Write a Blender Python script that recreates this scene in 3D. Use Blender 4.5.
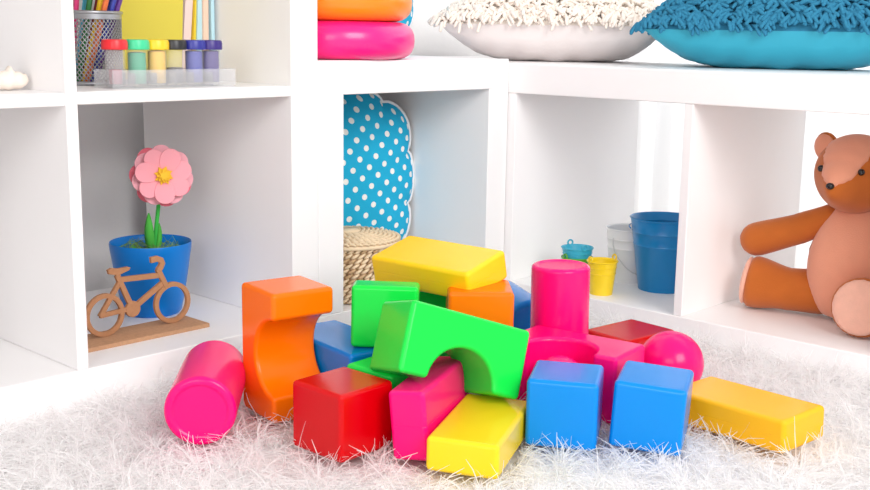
import bpy, bmesh, math, random
import numpy as np
from mathutils import Vector, Matrix, Euler, Quaternion

for o in list(bpy.data.objects): bpy.data.objects.remove(o)
S = bpy.context.scene
C = S.collection
PI = math.pi
rnd = random.Random(7)

# ------------------------------------------------------------------ camera
cam = bpy.data.cameras.new('camera')
cam_o = bpy.data.objects.new('camera', cam); C.objects.link(cam_o)
yaw, pitch, roll, FPX = 0.8168, 0.1872, 0.016, 1123.69
fw = Vector((math.sin(yaw)*math.cos(pitch), math.cos(yaw)*math.cos(pitch), -math.sin(pitch)))
r0 = Vector((math.cos(yaw), -math.sin(yaw), 0)); u0 = r0.cross(fw)
rr = math.cos(roll)*r0 + math.sin(roll)*u0; uu = -math.sin(roll)*r0 + math.cos(roll)*u0
cam_o.matrix_world = Matrix(((rr.x, uu.x, -fw.x, -1.5273), (rr.y, uu.y, -fw.y, -1.2644), (rr.z, uu.z, -fw.z, 0.4799), (0, 0, 0, 1)))
cam.sensor_width = 36; cam.lens = FPX/870*36; cam.clip_start = .05
S.camera = cam_o

# ------------------------------------------------------------------ world, lights, exposure
w = bpy.data.worlds.new('world'); S.world = w; w.use_nodes = True
bg = w.node_tree.nodes['Background']
bg.inputs[0].default_value = (1.0, 0.985, 0.98, 1); bg.inputs[1].default_value = 0.76

def area(name, loc, target, size, power, col=(1, 1, 1)):
    l = bpy.data.lights.new(name, 'AREA'); l.shape = 'RECTANGLE'; l.size = size[0]; l.size_y = size[1]
    l.energy = power; l.color = col
    o = bpy.data.objects.new(name, l); C.objects.link(o); o.location = loc
    o.rotation_euler = (Vector(target)-Vector(loc)).to_track_quat('-Z', 'Y').to_euler()
    return o
area('key_area_light', (-1.2, -2.95, 1.75), (-.35, -.2, .15), (1.5, 1.4), 67, (1, .985, .97))  # unseen soft key lamp behind the viewer's right; no window stands here
area('fill_area_light', (-4.1, -2.3, 1.5), (-.4, -.1, .2), (2.0, 1.8), 46, (1, .985, .975))  # added fill from the left to brighten shelf interiors, not a window
area('daylight_outside_window', (1.9, -.6, 1.3), (.6, -.5, .6), (2.2, 2.2), 70, (.97, .99, 1))
vs = S.view_settings
vs.view_transform = 'Standard'; vs.look = 'None'; vs.gamma = 1; vs.use_curve_mapping = False
vs.exposure = -0.11

# ------------------------------------------------------------------ materials
def lin(c):
    return tuple(((x/255)/12.92 if x/255 <= .04045 else ((x/255+.055)/1.055)**2.4) for x in c)
def mat(name, rgb, rough=.5, spec=.5, bump=0, bscale=200, vary=0, vscale=20, coat=0, sheen=0, trans=0, metal=0, sss=0, alpha=1):
    m = bpy.data.materials.new(name); m.use_nodes = True
    nt = m.node_tree; b = nt.nodes['Principled BSDF']
    col = lin(rgb)
    b.inputs['Base Color'].default_value = (*col, 1)
    b.inputs['Roughness'].default_value = rough
    b.inputs['Specular IOR Level'].default_value = spec
    b.inputs['Coat Weight'].default_value = coat
    b.inputs['Coat Roughness'].default_value = .15
    b.inputs['Sheen Weight'].default_value = sheen
    b.inputs['Transmission Weight'].default_value = trans
    b.inputs['Metallic'].default_value = metal
    b.inputs['Alpha'].default_value = alpha
    if sss:
        b.inputs['Subsurface Weight'].default_value = sss
        b.inputs['Subsurface Radius'].default_value = (1, 1, 1)
        b.inputs['Subsurface Scale'].default_value = .012
    tc = nt.nodes.new('ShaderNodeTexCoord')
    if vary:
        n = nt.nodes.new('ShaderNodeTexNoise'); n.inputs['Scale'].default_value = vscale; n.inputs['Detail'].default_value = 4
        nt.links.new(tc.outputs['Object'], n.inputs['Vector'])
        mx = nt.nodes.new('ShaderNodeMix'); mx.data_type = 'RGBA'
        nt.links.new(n.outputs['Fac'], mx.inputs[0])
        mx.inputs[6].default_value = (*[max(0, x*(1-vary)) for x in col], 1)
        mx.inputs[7].default_value = (*[min(1, x*(1+vary)) for x in col], 1)
        nt.links.new(mx.outputs[2], b.inputs['Base Color'])
    if bump:
        n = nt.nodes.new('ShaderNodeTexNoise'); n.inputs['Scale'].default_value = bscale; n.inputs['Detail'].default_value = 3
        nt.links.new(tc.outputs['Object'], n.inputs['Vector'])
        bp = nt.nodes.new('ShaderNodeBump'); bp.inputs['Strength'].default_value = bump; bp.inputs['Distance'].default_value = .001
        nt.links.new(n.outputs['Fac'], bp.inputs['Height'])
        nt.links.new(bp.outputs['Normal'], b.inputs['Normal'])
    return m

def polka(name, base, dot, pitch_, rad, angle):
    m = mat(name, base, .85, .2, bump=.15, bscale=900)
    nt = m.node_tree; b = nt.nodes['Principled BSDF']; N = nt.nodes.new; L = nt.links.new
    tc = [n for n in nt.nodes if n.type == 'TEX_COORD'][0]
    mp = N('ShaderNodeMapping'); mp.inputs['Rotation'].default_value = (0, 0, angle)
    mp.inputs['Scale'].default_value = (1/pitch_, 1/pitch_, 0)
    L(tc.outputs['Object'], mp.inputs['Vector'])
    fr = N('ShaderNodeVectorMath'); fr.operation = 'FRACTION'; L(mp.outputs[0], fr.inputs[0])
    sb = N('ShaderNodeVectorMath'); sb.operation = 'SUBTRACT'; sb.inputs[1].default_value = (.5, .5, 0); L(fr.outputs[0], sb.inputs[0])
    ln = N('ShaderNodeVectorMath'); ln.operation = 'LENGTH'; L(sb.outputs[0], ln.inputs[0])
    lt = N('ShaderNodeMath'); lt.operation = 'LESS_THAN'; lt.inputs[1].default_value = rad/pitch_; L(ln.outputs['Value'], lt.inputs[0])
    mx = N('ShaderNodeMix'); mx.data_type = 'RGBA'
    mx.inputs[6].default_value = (*lin(base), 1); mx.inputs[7].default_value = (*lin(dot), 1)
    L(lt.outputs[0], mx.inputs[0]); L(mx.outputs[2], b.inputs['Base Color'])
    return m

def curtain_mat():
    m = bpy.data.materials.new('sheer curtain'); m.use_nodes = True; nt = m.node_tree
    for n in list(nt.nodes): nt.nodes.remove(n)
    out = nt.nodes.new('ShaderNodeOutputMaterial')
    t = nt.nodes.new('ShaderNodeBsdfTranslucent'); t.inputs[0].default_value = (.97, .97, .97, 1)
    d = nt.nodes.new('ShaderNodeBsdfDiffuse'); d.inputs[0].default_value = (.95, .95, .96, 1)
    p = nt.nodes.new('ShaderNodeBsdfTransparent')
    a = nt.nodes.new('ShaderNodeMixShader'); a.inputs[0].default_value = .45
    nt.links.new(t.outputs[0], a.inputs[1]); nt.links.new(d.outputs[0], a.inputs[2])
    c = nt.nodes.new('ShaderNodeMixShader'); c.inputs[0].default_value = .10
    nt.links.new(a.outputs[0], c.inputs[1]); nt.links.new(p.outputs[0], c.inputs[2])
    nt.links.new(c.outputs[0], out.inputs[0])
    return m

def pile_mat(name, rgb):
    m = bpy.data.materials.new(name); m.use_nodes = True; nt = m.node_tree
    b = nt.nodes['Principled BSDF']
    b.inputs['Base Color'].default_value = (*lin(rgb), 1)
    b.inputs['Roughness'].default_value = .42; b.inputs['Specular IOR Level'].default_value = .5
    t = nt.nodes.new('ShaderNodeBsdfTranslucent'); t.inputs[0].default_value = (*lin(rgb), 1)
    mx = nt.nodes.new('ShaderNodeMixShader'); mx.inputs[0].default_value = .62
    out = [n for n in nt.nodes if n.type == 'OUTPUT_MATERIAL'][0]
    nt.links.new(b.outputs[0], mx.inputs[1]); nt.links.new(t.outputs[0], mx.inputs[2]); nt.links.new(mx.outputs[0], out.inputs[0])
    return m

M = {}
M['shelf'] = mat('white melamine', (250, 248, 248), .4, .35)
M['wall'] = mat('white painted wall', (246, 245, 245), .9, .2, bump=.5, bscale=120)
M['floor'] = mat('pale floor', (214, 206, 200), .5, .4, vary=.08, vscale=8)
M['frame'] = mat('white window frame', (245, 245, 245), .4)
M['curtain'] = curtain_mat()
P = lambda n, c, **k: mat(n, c, .22, .28, coat=.06, **k)
M['pink'] = P('pink plastic', (255, 10, 122))
M['red'] = P('red plastic', (208, 0, 10))
M['orange'] = P('orange plastic', (255, 116, 2))
M['yellow'] = P('yellow plastic', (255, 206, 26))
M['amber'] = P('golden yellow plastic', (255, 186, 20))
M['lemon'] = P('lemon yellow plastic', (250, 214, 36))
M['green'] = P('green plastic', (22, 222, 74))
M['blue'] = P('blue plastic', (0, 138, 226))
M['dblue'] = P('deep blue plastic', (0, 130, 220))
M['purple'] = P('purple plastic', (104, 62, 196))
M['mdf'] = mat('bare fibreboard', (184, 134, 98), .85, .15, bump=.3, bscale=500, vary=.14, vscale=160)
M['mdfedge'] = mat('fibreboard edge', (196, 152, 118), .9, .1, bump=.4, bscale=400, vary=.18, vscale=220)
M['pot'] = mat('blue pot plastic', (0, 124, 214), .35, .35)
M['petalA'] = mat('pink foam', (255, 174, 186), .9, .1)
M['petalB'] = mat('pale pink foam', (253, 184, 196), .9, .1)
M['petalC'] = mat('coral pink foam', (250, 128, 146), .9, .1)
M['pollen'] = mat('yellow foam', (250, 200, 64), .9, .1)
M['stem'] = mat('green paper stem', (70, 196, 84), .7, .2)
M['leaf'] = mat('green paper leaf', (84, 190, 76), .7, .2)
M['sisal'] = mat('green sisal fibre', (122, 158, 92), .9, .1)
M['soil'] = mat('filler', (120, 140, 96), .95, .1, bump=1, bscale=200, vary=.4, vscale=120)
M['chrome'] = mat('silver painted wire', (176, 178, 184), .3, .5, metal=.8)
M['clear'] = mat('frosted clear plastic', (244, 244, 248), .25, .5, alpha=.20)
M['jarbody'] = mat('translucent jar', (240, 238, 240), .3, .5, alpha=.12)
M['teal'] = mat('turquoise enamel', (58, 176, 204), .35, .5)
M['greenm'] = mat('leaf green enamel', (96, 176, 44), .35, .5)
M['yellowm'] = mat('yellow enamel', (250, 214, 26), .3, .5, coat=.3)
M['bluem'] = mat('blue enamel', (8, 128, 192), .3, .4, coat=.2)
M['whitem'] = mat('white enamel', (240, 240, 240), .35, .5)
M['wire'] = mat('white wire', (214, 214, 214), .4, .5)
M['wicker'] = mat('straw', (240, 216, 182), .8, .2, vary=.15, vscale=60)
M['wickerd'] = mat('dark straw', (206, 172, 134), .85, .2, vary=.2, vscale=60)
M['polka'] = polka('turquoise polka dot cotton', (38, 178, 220), (246, 246, 240), .0235, .0052, .66)
M['trim'] = mat('white cotton', (244, 243, 243), .9, .1)
M['cwhite'] = mat('white satin cotton', (238, 230, 228), .6, .3, bump=.25, bscale=60)
M['nwhite'] = mat('cream chenille', (246, 236, 226), .95, .1)
M['cblue'] = mat('turquoise satin', (54, 166, 192), .5, .35, bump=.2, bscale=60)
M['nblue'] = mat('teal blue chenille', (54, 128, 162), .95, .1)
M['brown'] = mat('brown velour', (196, 106, 44), .9, .15, bump=.4, bscale=500, sheen=.25, vary=.1, vscale=30)
M['peach'] = mat('peach velour', (234, 160, 130), .9, .15, bump=.4, bscale=500, sheen=.3, vary=.06, vscale=30)
M['solep'] = mat('pale peach plush', (242, 186, 164), .95, .1, bump=1, bscale=420, sheen=.4, vary=.08, vscale=90)
M['black'] = mat('black glass', (10, 10, 12), .15, .6)
M['ropink'] = mat('pink vinyl', (255, 20, 136), .32, .5, coat=.3)
M['roran'] = mat('orange vinyl', (255, 140, 12), .32, .5, coat=.3)
M['shell'] = mat('sea shell', (244, 232, 220), .7, .3, bump=.8, bscale=130, vary=.05, vscale=60)
M['rugback'] = mat('white rug backing', (246, 243, 243), .95, .1)
M['pile'] = pile_mat('white rug yarn', (255, 254, 254))

# ------------------------------------------------------------------ mesh helpers
def tag(o, label, cat, group=None, kind=None):
    if cat == 'block':
        wn_ = o.modifiers.new('normals', 'WEIGHTED_NORMAL'); wn_.keep_sharp = True; wn_.weight = 90
    if label: o['label'] = label
    if cat: o['category'] = cat
    if group: o['group'] = group
    if kind: o['kind'] = kind
    return o
def empty(name, loc=(0, 0, 0), rot=(0, 0, 0)):
    o = bpy.data.objects.new(name, None); C.objects.link(o); o.location = loc; o.rotation_euler = rot; o.empty_display_size = .02
    return o
def link(name, me, m, parent=None, loc=(0, 0, 0), rot=(0, 0, 0), smooth=35):
    o = bpy.data.objects.new(name, me); C.objects.link(o)
    if m: me.materials.clear(); me.materials.append(m)
    o.location = loc; o.rotation_euler = rot
    if parent: o.parent = parent
    if smooth is not None and len(me.polygons):
        me.polygons.foreach_set('use_smooth', [True]*len(me.polygons))
        if smooth < 180: me.set_sharp_from_angle(angle=math.radians(smooth))
    return o
def bm_mesh(bm, name):
    bmesh.ops.recalc_face_normals(bm, faces=bm.faces[:])
    me = bpy.data.meshes.new(name); bm.to_mesh(me); bm.free(); return me
def pd(name, v, f):
    me = bpy.data.meshes.new(name); me.from_pydata([tuple(x) for x in v], [], f); me.update(); return me

def box_me(name, dx, dy, dz, bev=.002, seg=2, base=True, seam=False):
    """box centred in x,y; from z=0 up when base"""
    bm = bmesh.new(); bmesh.ops.create_cube(bm, size=1)
    for v in bm.verts:
        v.co.x *= dx; v.co.y *= dy; v.co.z *= dz
        if base: v.co.z += dz/2
    if bev: bmesh.ops.bevel(bm, geom=bm.edges[:], offset=bev, segments=seg, profile=.5, affect='EDGES')
    if seam:
        zc = dz/2 if base else 0
        for z in (zc-.0011, zc-.0006, zc, zc+.0006, zc+.0011):
            bmesh.ops.bisect_plane(bm, geom=bm.verts[:]+bm.edges[:]+bm.faces[:], plane_co=(0, 0, z), plane_no=(0, 0, 1))
        for v in bm.verts:
            if abs(v.co.z-zc) < 1e-5:
                v.co.x -= math.copysign(.00022, v.co.x); v.co.y -= math.copysign(.00022, v.co.y)
    return bm_mesh(bm, name)
def bx(name, x0, x1, y0, y1, z0, z1, m, parent=None, bev=.0012, seg=1):
    me = box_me(name, x1-x0, y1-y0, z1-z0, bev, seg)
    return link(name, me, m, parent, ((x0+x1)/2, (y0+y1)/2, z0))
def poly_me(name, pts, h, bev=0, seg=2, ang=30, base0=0.0):
    """polygon in XY extruded along Z"""
    bm = bmesh.new()
    vs_ = [bm.verts.new((p[0], p[1], base0)) for p in pts]
    f = bm.faces.new(vs_)
    r = bmesh.ops.extrude_face_region(bm, geom=[f])
    for v in [g for g in r['geom'] if isinstance(g, bmesh.types.BMVert)]: v.co.z += h
    bmesh.ops.recalc_face_normals(bm, faces=bm.faces[:])
    if bev:
        es = [e for e in bm.edges if len(e.link_faces) == 2 and e.calc_face_angle(0) > math.radians(ang)]
        bmesh.ops.bevel(bm, geom=es, offset=bev, segments=seg, profile=.5, affect='EDGES')
    return bm_mesh(bm, name)
def lathe_me(name, prof, n=32, cap=True):
    v = []; f = []; k = len(prof)
    for i in range(n):
        a = 2*PI*i/n
        for r, z in prof: v.append((r*math.cos(a), r*math.sin(a), z))
    for i in range(n):
        j = (i+1) % n
        for q in range(k-1): f.append((i*k+q, j*k+q, j*k+q+1, i*k+q+1))
    bm = bmesh.new(); me = pd(name, v, f); bm.from_mesh(me); bpy.data.meshes.remove(me)
    bmesh.ops.remove_doubles(bm, verts=bm.verts[:], dist=1e-6)
    return bm_mesh(bm, name)
def tube_data(path, radii, n=8, closed=False, caps=True):
    pts = [Vector(p) for p in path]; k = len(pts)
    if not isinstance(radii, (list, tuple)): radii = [radii]*k
    v = []; f = []; up = None
    for i, p in enumerate(pts):
        if closed: t = pts[(i+1) % k]-pts[i-1]
        else: t = pts[min(i+1, k-1)]-pts[max(i-1, 0)]
        t.normalize()
        if up is None:
            a = Vector((0, 0, 1)) if abs(t.z) < .9 else Vector((1, 0, 0)); up = (a-t*a.dot(t)).normalized()
        else: up = (up-t*up.dot(t)).normalized()
        s = t.cross(up)
        for q in range(n):
            a = 2*PI*q/n; v.append(tuple(p+radii[i]*(math.cos(a)*up+math.sin(a)*s)))
    for i in range(k if closed else k-1):
        j = (i+1) % k
        for q in range(n): f.append((i*n+q, i*n+(q+1) % n, j*n+(q+1) % n, j*n+q))
    if caps and not closed:
        f.append(tuple(range(n-1, -1, -1))); f.append(tuple((k-1)*n+q for q in range(n)))
    return v, f
def tube_me(name, *a, **k):
    v, f = tube_data(*a, **k); return pd(name, v, f)
def merge(list_vf):
    V = []; F = []
    for v, f in list_vf:
        o = len(V); V += list(v); F += [tuple(i+o for i in q) for q in f]
    return V, F
def sphere_me(name, rx, ry, rz, sub=3):
    bm = bmesh.new(); bmesh.ops.create_icosphere(bm, subdivisions=sub, radius=1)
    for v in bm.verts: v.co = Vector((v.co.x*rx, v.co.y*ry, v.co.z*rz))
    return bm_mesh(bm, name)
R = math.radians

# ------------------------------------------------------------------ dimensions of the cube shelves
TO, TI, CL, DP = .0506, .0155, .335, .389
Z0 = -.0078                        # floor level
W1 = CL+2*TO
XR = -W1                           # right outer face of the tall unit
X2 = XR-TO; X2L = X2-CL; DV = X2L-TI; X1L = DV-CL; X0 = X1L-TO
ZA = TO; ZT = TO+CL; ZS = ZT+TI; ZT2 = ZS+CL
BX, BY, BZ = .0010, .0347, -.0078
WALL_Y = .45; WALL_X = .95

# ------------------------------------------------------------------ setting
def struct(o): o['kind'] = 'structure'; return o
struct(bx('floor', -3.2, WALL_X+.1, -3.6, WALL_Y+.1, Z0-.05, Z0, M['floor'], None, 0))
struct(bx('wall_back', -3.2, WALL_X+.1, WALL_Y, WALL_Y+.1, Z0, 2.5, M['wall'], None, 0))
# right-hand wall with a large window opening
struct(bx('wall_right', WALL_X, WALL_X+.1, .25, WALL_Y, Z0, 2.5, M['wall'], None, 0))
struct(bx('wall_right_sill', WALL_X, WALL_X+.1, -1.6, .25, Z0, .02, M['wall'], None, 0))
wn = struct(empty('window_1', (WALL_X+.05, -.675, .02)))
for y in (-.9, .0, .9): bx('window_frame', -.03, .03, y-.025, y+.025, 0, 2.3, M['frame'], wn)
for z in (0, 1.2, 2.25): bx('window_rail', -.028, .028, -.9, .9, z, z+.05, M['frame'], wn)
gl = mat('window glass', (250, 252, 255), .02, .5, alpha=.05)
for y in (-.45, .45): bx('pane', -.004, .004, y-.43, y+.43, .05, 2.25, gl, wn, 0)
# sheer curtains in soft folds
def curtain(y0, y1, x, ph):
    v = []; f = []; n = 150; rows = 5
    for i in range(n+1):
        y = y0+(y1-y0)*i/n
        dx = .022*math.sin(y*62+ph)+.010*math.sin(y*141+ph*2)
        for k in range(rows): v.append((x+dx*(1-.12*k/rows), y, Z0+.004+(2.2)*k/(rows-1)))
    for i in range(n):
        for k in range(rows-1): f.append((i*rows+k, (i+1)*rows+k, (i+1)*rows+k+1, i*rows+k+1))
    return pd('sheer_curtain', v, f)
tag(link('sheer_curtain', curtain(.44, -.52, .62, .4), M['curtain'], smooth=180), 'sheer white curtain hanging behind the low shelf at the corner end', 'curtain')
tag(link('sheer_curtain', curtain(-.53, -1.45, .64, 1.7), M['curtain'], smooth=180), 'sheer white curtain hanging behind the teddy bear', 'curtain')

# ------------------------------------------------------------------ shelving
SH = M['shelf']
t = tag(empty('cube_shelf', ((X0+XR)/2, DP/2, Z0)), 'tall white cube shelf at left with flower pot and paint jars inside', 'shelf')
def pt(parent, name, x0, x1, y0, y1, z0, z1):
    lx, ly, lz = parent.location
    return bx(name, x0-lx, x1-lx, y0-ly, y1-ly, z0-lz, z1-lz, SH, parent)
pt(t, 'bottom_panel', X0, XR, 0, DP, Z0, ZA)
pt(t, 'side_panel', XR-TO, XR-.0004, 0, DP, ZA, ZT2)
pt(t, 'side_panel', X0, X0+TO, 0, DP, ZA, ZT2)
pt(t, 'top_panel', X0, XR, 0, DP, ZT2, ZT2+TO)
pt(t, 'divider', DV, X2L, .0005, DP, ZA, ZT2)
pt(t, 'shelf_board', X2L, X2, .0015, DP, ZT, ZS)
pt(t, 'shelf_board', X1L, DV, .003, DP, ZT-.0012, ZS-.0008)
t = tag(empty('cube_shelf', (XR/2, DP/2, Z0)), 'single white shelf cube holding a wicker basket and polka dot cushion', 'shelf')
pt(t, 'bottom_panel', XR, 0, 0, DP, Z0, ZA)
pt(t, 'side_panel', XR, XR+TO, 0, DP, ZA, ZT)
pt(t, 'side_panel', -TO, 0, 0, DP, ZA, ZT)
pt(t, 'top_panel', XR, 0, 0, DP, ZT, W1)
# low unit on the right, running towards the viewer
YB1 = BY-TO+.034          # first visible panel is an inner upright
y1 = BY-TO; y2 = y1-CL; y3 = y2-TI; y4 = y3-CL; y5 = y4-TI; y6 = y5-CL
t = tag(empty('cube_shelf', (BX+DP/2, (y6-TO+.43)/2, Z0)), 'low white shelf with cushions on top and teddy bear inside', 'shelf')
pt(t, 'bottom_panel', BX, BX+DP, y6-TO, .43, Z0, BZ+TO)
pt(t, 'top_panel', BX, BX+DP, y6-TO, .43, BZ+ZT, BZ+W1)
for a, b in ((.43-TO, .43), (y6-TO, y6)): pt(t, 'side_panel', BX, BX+DP, a, b, BZ+TO, BZ+ZT)
for a, b in ((y1, y1+.026), (y3, y2), (y5, y4)): pt(t, 'divider', BX+.001, BX+DP, a, b, BZ+TO, BZ+ZT)

# ------------------------------------------------------------------ toy blocks
ZR = .012
FOOT = []                                   # footprints that keep rug yarn out: (x, y, rz, half x, half y)
def foot(x, y, rz, hx, hy): FOOT.append((x, y, rz, hx, hy))
def block(label, m, x, y, z, rx, ry, rz, dx, dy, dz, seam=False, bev=.0055, name='toy_block'):
    me = box_me(name, dx+.0035, dy+.0035, dz, bev, 4, True, seam)
    if z < .03: foot(x, y, R(rz), dx/2, dy/2)
    return tag(link(name, me, M[m], None, (x, y, z), (R(rx), R(ry), R(rz)), 40), label, 'block')
def arch_me(L_=.161, D_=.085, H_=.084, r=.047, bev=.0055):
    pts = [(-L_/2, 0), (-r, 0)]
    n = 26
    pts += [(-r*math.cos(PI*i/n), r*math.sin(PI*i/n)*1.0) for i in range(1, n)]
    pts += [(r, 0), (L_/2, 0), (L_/2, H_), (-L_/2, H_)]
    me = poly_me('arch_block', pts, D_, bev, 4, 30, -D_/2)
    me.transform(Matrix.Rotation(PI/2, 4, 'X'))      # XY profile -> XZ, extrusion along -Y..+Y
    return me
def cyl_me(r=.04, L_=.16):
    e = .006
    def end(z, s):
        pr = [(0, z-s*.0020), (r*.70, z-s*.0020), (r*.74, z-s*.0017), (r*.78, z-s*.0003), (r*.80, z)]
        pr += [(r-e+e*math.sin(a), z-s*(e-e*math.cos(a))) for a in [PI/2*k/5 for k in range(6)]]
        return pr
    a = end(0, -1); b = end(L_, 1)
    return lathe_me('cylinder_block', a+b[::-1], 56)

tag(link('cylinder_block', cyl_me(.041, .16), M['pink'], None, (-.8215, -.2400, .0525), (0, R(90), math.atan2(.744, .668)), 32), 'pink cylinder block lying on the rug at far left, end towards viewer', 'block')
foot(-.766, -.179, math.atan2(.744, .668), .074, .018)
# standing orange arch: length axis up, opening towards -y side
o = link('arch_block', arch_me(), M['orange'], None, (0, 0, 0), (0, 0, 0), 40)
# local arch: length x, height z (opening at z=0), depth y  -> length up, opening facing local -y
base = Matrix(((0, 1, 0), (0, 0, 1), (1, 0, 0))).to_4x4()       # x->z, y->x, z->y
o.matrix_world = Matrix.Translation((-.671, -.2108, ZR)) @ Matrix.Rotation(R(-10.8), 4, 'Z') @ Matrix.Translation((.001, -.042, .0805)) @ base
tag(o, 'orange arch block standing on its end next to red cube', 'block'); foot(-.671, -.2108, R(-10.8), .04, .04)
block('bright red cube block in front of the orange arch', 'red', -.7062, -.3531, ZR, 0, 0, 1, .079, .079, .079)
block('deep blue block on the rug between orange arch and green cube', 'dblue', -.583, -.2165, ZR, 0, 0, -98, .155, .08, .08)
block('green cube block mostly hidden behind the red cube', 'green', -.6215, -.343, ZR, 0, 0, 4, .074, .070, .08)
block('thin green square block standing upright behind the green arch', 'green', -.5734, -.2849, .0925, 0, .7, -48.6, .080, .034, .079)
o = link('arch_block', arch_me(.163, .079, .083, .0435), M['green'], None, (-.601, -.4120, .0750), (R(-14.5), R(19), R(-21.3)), 40)
tag(o, 'bright green arch block leaning across the middle of the pile', 'block')
block('pink brick on its edge poking out under the green arch', 'pink', -.6133, -.4096, ZR, 0, -5.5, -66.3, .04, .15, .08, True)
block('lemon yellow brick at the front below the green arch', 'lemon', -.603, -.4725, ZR, 0, .8, -63.9, .078, .158, .0395, False)
block('yellow brick on top of the pile', 'yellow', -.4644, -.2771, .1572, 13.4, .1, -85.7, .16, .08, .0398, True)
block('purple block peeking out beneath the orange cube', 'purple', -.4130, -.3335, ZR, 0, 0, -8, .09, .068, .0745)
block('orange cube block under the yellow brick', 'orange', -.4735, -.3535, .0880, 0, 0, -45.2, .0785, .0785, .077)
block('green brick standing upright behind the orange cube', 'green', -.425, -.2330, ZR, 0, 0, -60, .07, .036, .15)
block('light blue cube block between yellow brick and pink arch', 'blue', -.4988, -.5124, ZR, .3, .2, -59.4, .0785, .081, .0805)
block('light blue cube block in front of the pink ball', 'blue', -.4373, -.5901, ZR+.002, .8, 3, -64.4, .0785, .085, .0795)
# pink arch lying flat, opening towards the viewer
o = link('arch_block', arch_me(), M['pink'], None, (0, 0, 0), (0, 0, 0), 40)
base = Matrix(((1, 0, 0), (0, 0, 1), (0, -1, 0))).to_4x4()      # height -> +y, depth -> -z
o.matrix_world = Matrix.Translation((-.3895, -.4425, ZR)) @ Matrix.Rotation(R(-82), 4, 'Z') @ Matrix.Translation((0, -.04, .04)) @ base
tag(o, 'pink arch block lying flat behind the blue cubes', 'block'); foot(-.3895, -.4425, R(-82), .08, .04)
tag(link('toy_ball', sphere_me('toy_ball', .032, .032, .032, 4), M['pink'], None, (-.4240, -.4480, .0500), smooth=180), 'small pink toy ball tucked into the hollow of the pink arch', 'ball')
tag(link('cylinder_block', cyl_me(), M['pink'], None, (-.3140, -.3640, ZR), (0, R(-.8), R(-45)), 32), 'tall pink cylinder block standing upright behind the pink arch', 'block')
foot(-.319, -.368, 0, .038, .038)
tag(link('cylinder_block', cyl_me(.042, .15), M['dblue'], None, (-.262, -.273, .0545), (0, R(90), math.atan2(.119, .072)), 32), 'blue cylinder block lying behind the orange cube', 'block')
foot(-.223, -.209, math.atan2(.119, .072), .07, .02)
block('dark red flat block lying behind the pink ball', 'red', -.152, -.372, ZR, 0, 0, -6, .105, .082, .040)
o = link('toy_ball', sphere_me('toy_ball', .0435, .0435, .0435, 4), M['pink'], None, (-.2545, -.505, .0500), (0, 0, 0), 180)
tag(o, 'pink toy ball resting behind the right blue cube', 'ball'); foot(-.2545, -.505, 0, .02, .02)
block('golden yellow brick lying alone on the rug at right', 'amber', -.3186, -.6491, ZR, .9, -1.1, -96.1, .161, .084, .0405, True)

# ------------------------------------------------------------------ flower pot
px, py = -.600, .200
t = tag(empty('flower_pot', (px, py, ZA)), 'blue plastic flower pot inside the tall shelf', 'pot')
prof = [(0, 0), (.040, 0), (.044, .004), (.0475, .02), (.0545, .060), (.0585, .088), (.0605, .100), (.0612, .108), (.0605, .1105), (.0590, .109), (.0575, .098), (.053, .08), (0, .08)]
link('pot_body', lathe_me('pot_body', prof, 48), M['pot'], t, smooth=40)
link('soil', lathe_me('soil', [(0, .094), (.03, .096), (.0555, .091), (.055, .085), (0, .085)], 32), M['soil'], t, smooth=40)
vf = []
for i in range(90):
    a = rnd.uniform(0, 2*PI); r_ = rnd.uniform(.005, .05); b = a+rnd.uniform(.4, 1.6); q = rnd.uniform(.02, .055)
    p0 = (r_*math.cos(a), r_*math.sin(a), .094); p2 = (q*math.cos(b), q*math.sin(b), .095+rnd.uniform(0, .006))
    p1 = ((p0[0]+p2[0])/2, (p0[1]+p2[1])/2, .098+rnd.uniform(0, .016))
    vf.append(tube_data([p0, p1, p2], .0004, 3))
sis = link('fibre_filling', pd('fibre_filling', *merge(vf)), M['sisal'], t); sis['kind'] = 'stuff'
# artificial flower, facing the viewer
FC = Vector((-.5975, .165, .2645))
camv = (Vector((-1.5273, -1.2644, .4799))-FC).normalized()
nrm = (camv+Vector((.10, -.1, -.02))).normalized()
fx = Vector((0, 0, 1)).cross(nrm).normalized(); fy = nrm.cross(fx)
t = tag(empty('paper_flower', (px, py, ZA+.085)), 'pink foam flower on a green stem standing in the blue pot', 'flower')
inv = Matrix.Translation(t.location).inverted()
def petal_me(L_, Wd):
    pts = [(L_*(.08+.92*(.5-.5*math.cos(a))), Wd/2*math.sin(a)*(.72+.28*(.5-.5*math.cos(a)))) for a in [2*PI*i/24 for i in range(24)]]
    me = poly_me('petal', pts, .0018, .0005, 1, 30, -.0009); bm = bmesh.new(); bm.from_mesh(me)
    bmesh.ops.triangulate(bm, faces=[f for f in bm.faces if len(f.verts) > 4])
    bm.to_mesh(me); bm.free(); return me
pA = petal_me(.0405, .0345)
def petal(ang, lift, tilt, m, sc, back):
    mt = Matrix((fx, fy, nrm)).transposed().to_4x4()
    q = Matrix.Translation(FC) @ mt @ Matrix.Translation((0, 0, lift)) @ Matrix.Rotation(ang, 4, 'Z') @ Matrix.Translation((.002, 0, 0)) @ Matrix.Rotation(tilt, 4, 'Y') @ Matrix.Scale(sc, 4)
    me = pA if m == 'petalA' else PM[m]
    o = bpy.data.objects.new('petal', me); C.objects.link(o); o.parent = t; o.matrix_local = inv @ q
PM = {}
pA.materials.append(M['petalA'])
for k in ('petalB', 'petalC'): PM[k] = pA.copy(); PM[k].materials.clear(); PM[k].materials.append(M[k])
for i in range(7): petal(2*PI*i/7+.25, .003+.0012*(i % 2), -.12-.04*(i % 2), 'petalA', 1.0, 0)
for i in range(7): petal(2*PI*i/7+.70, -.006+.001*(i % 2), -.05, 'petalB', 1.08, 1)
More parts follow.
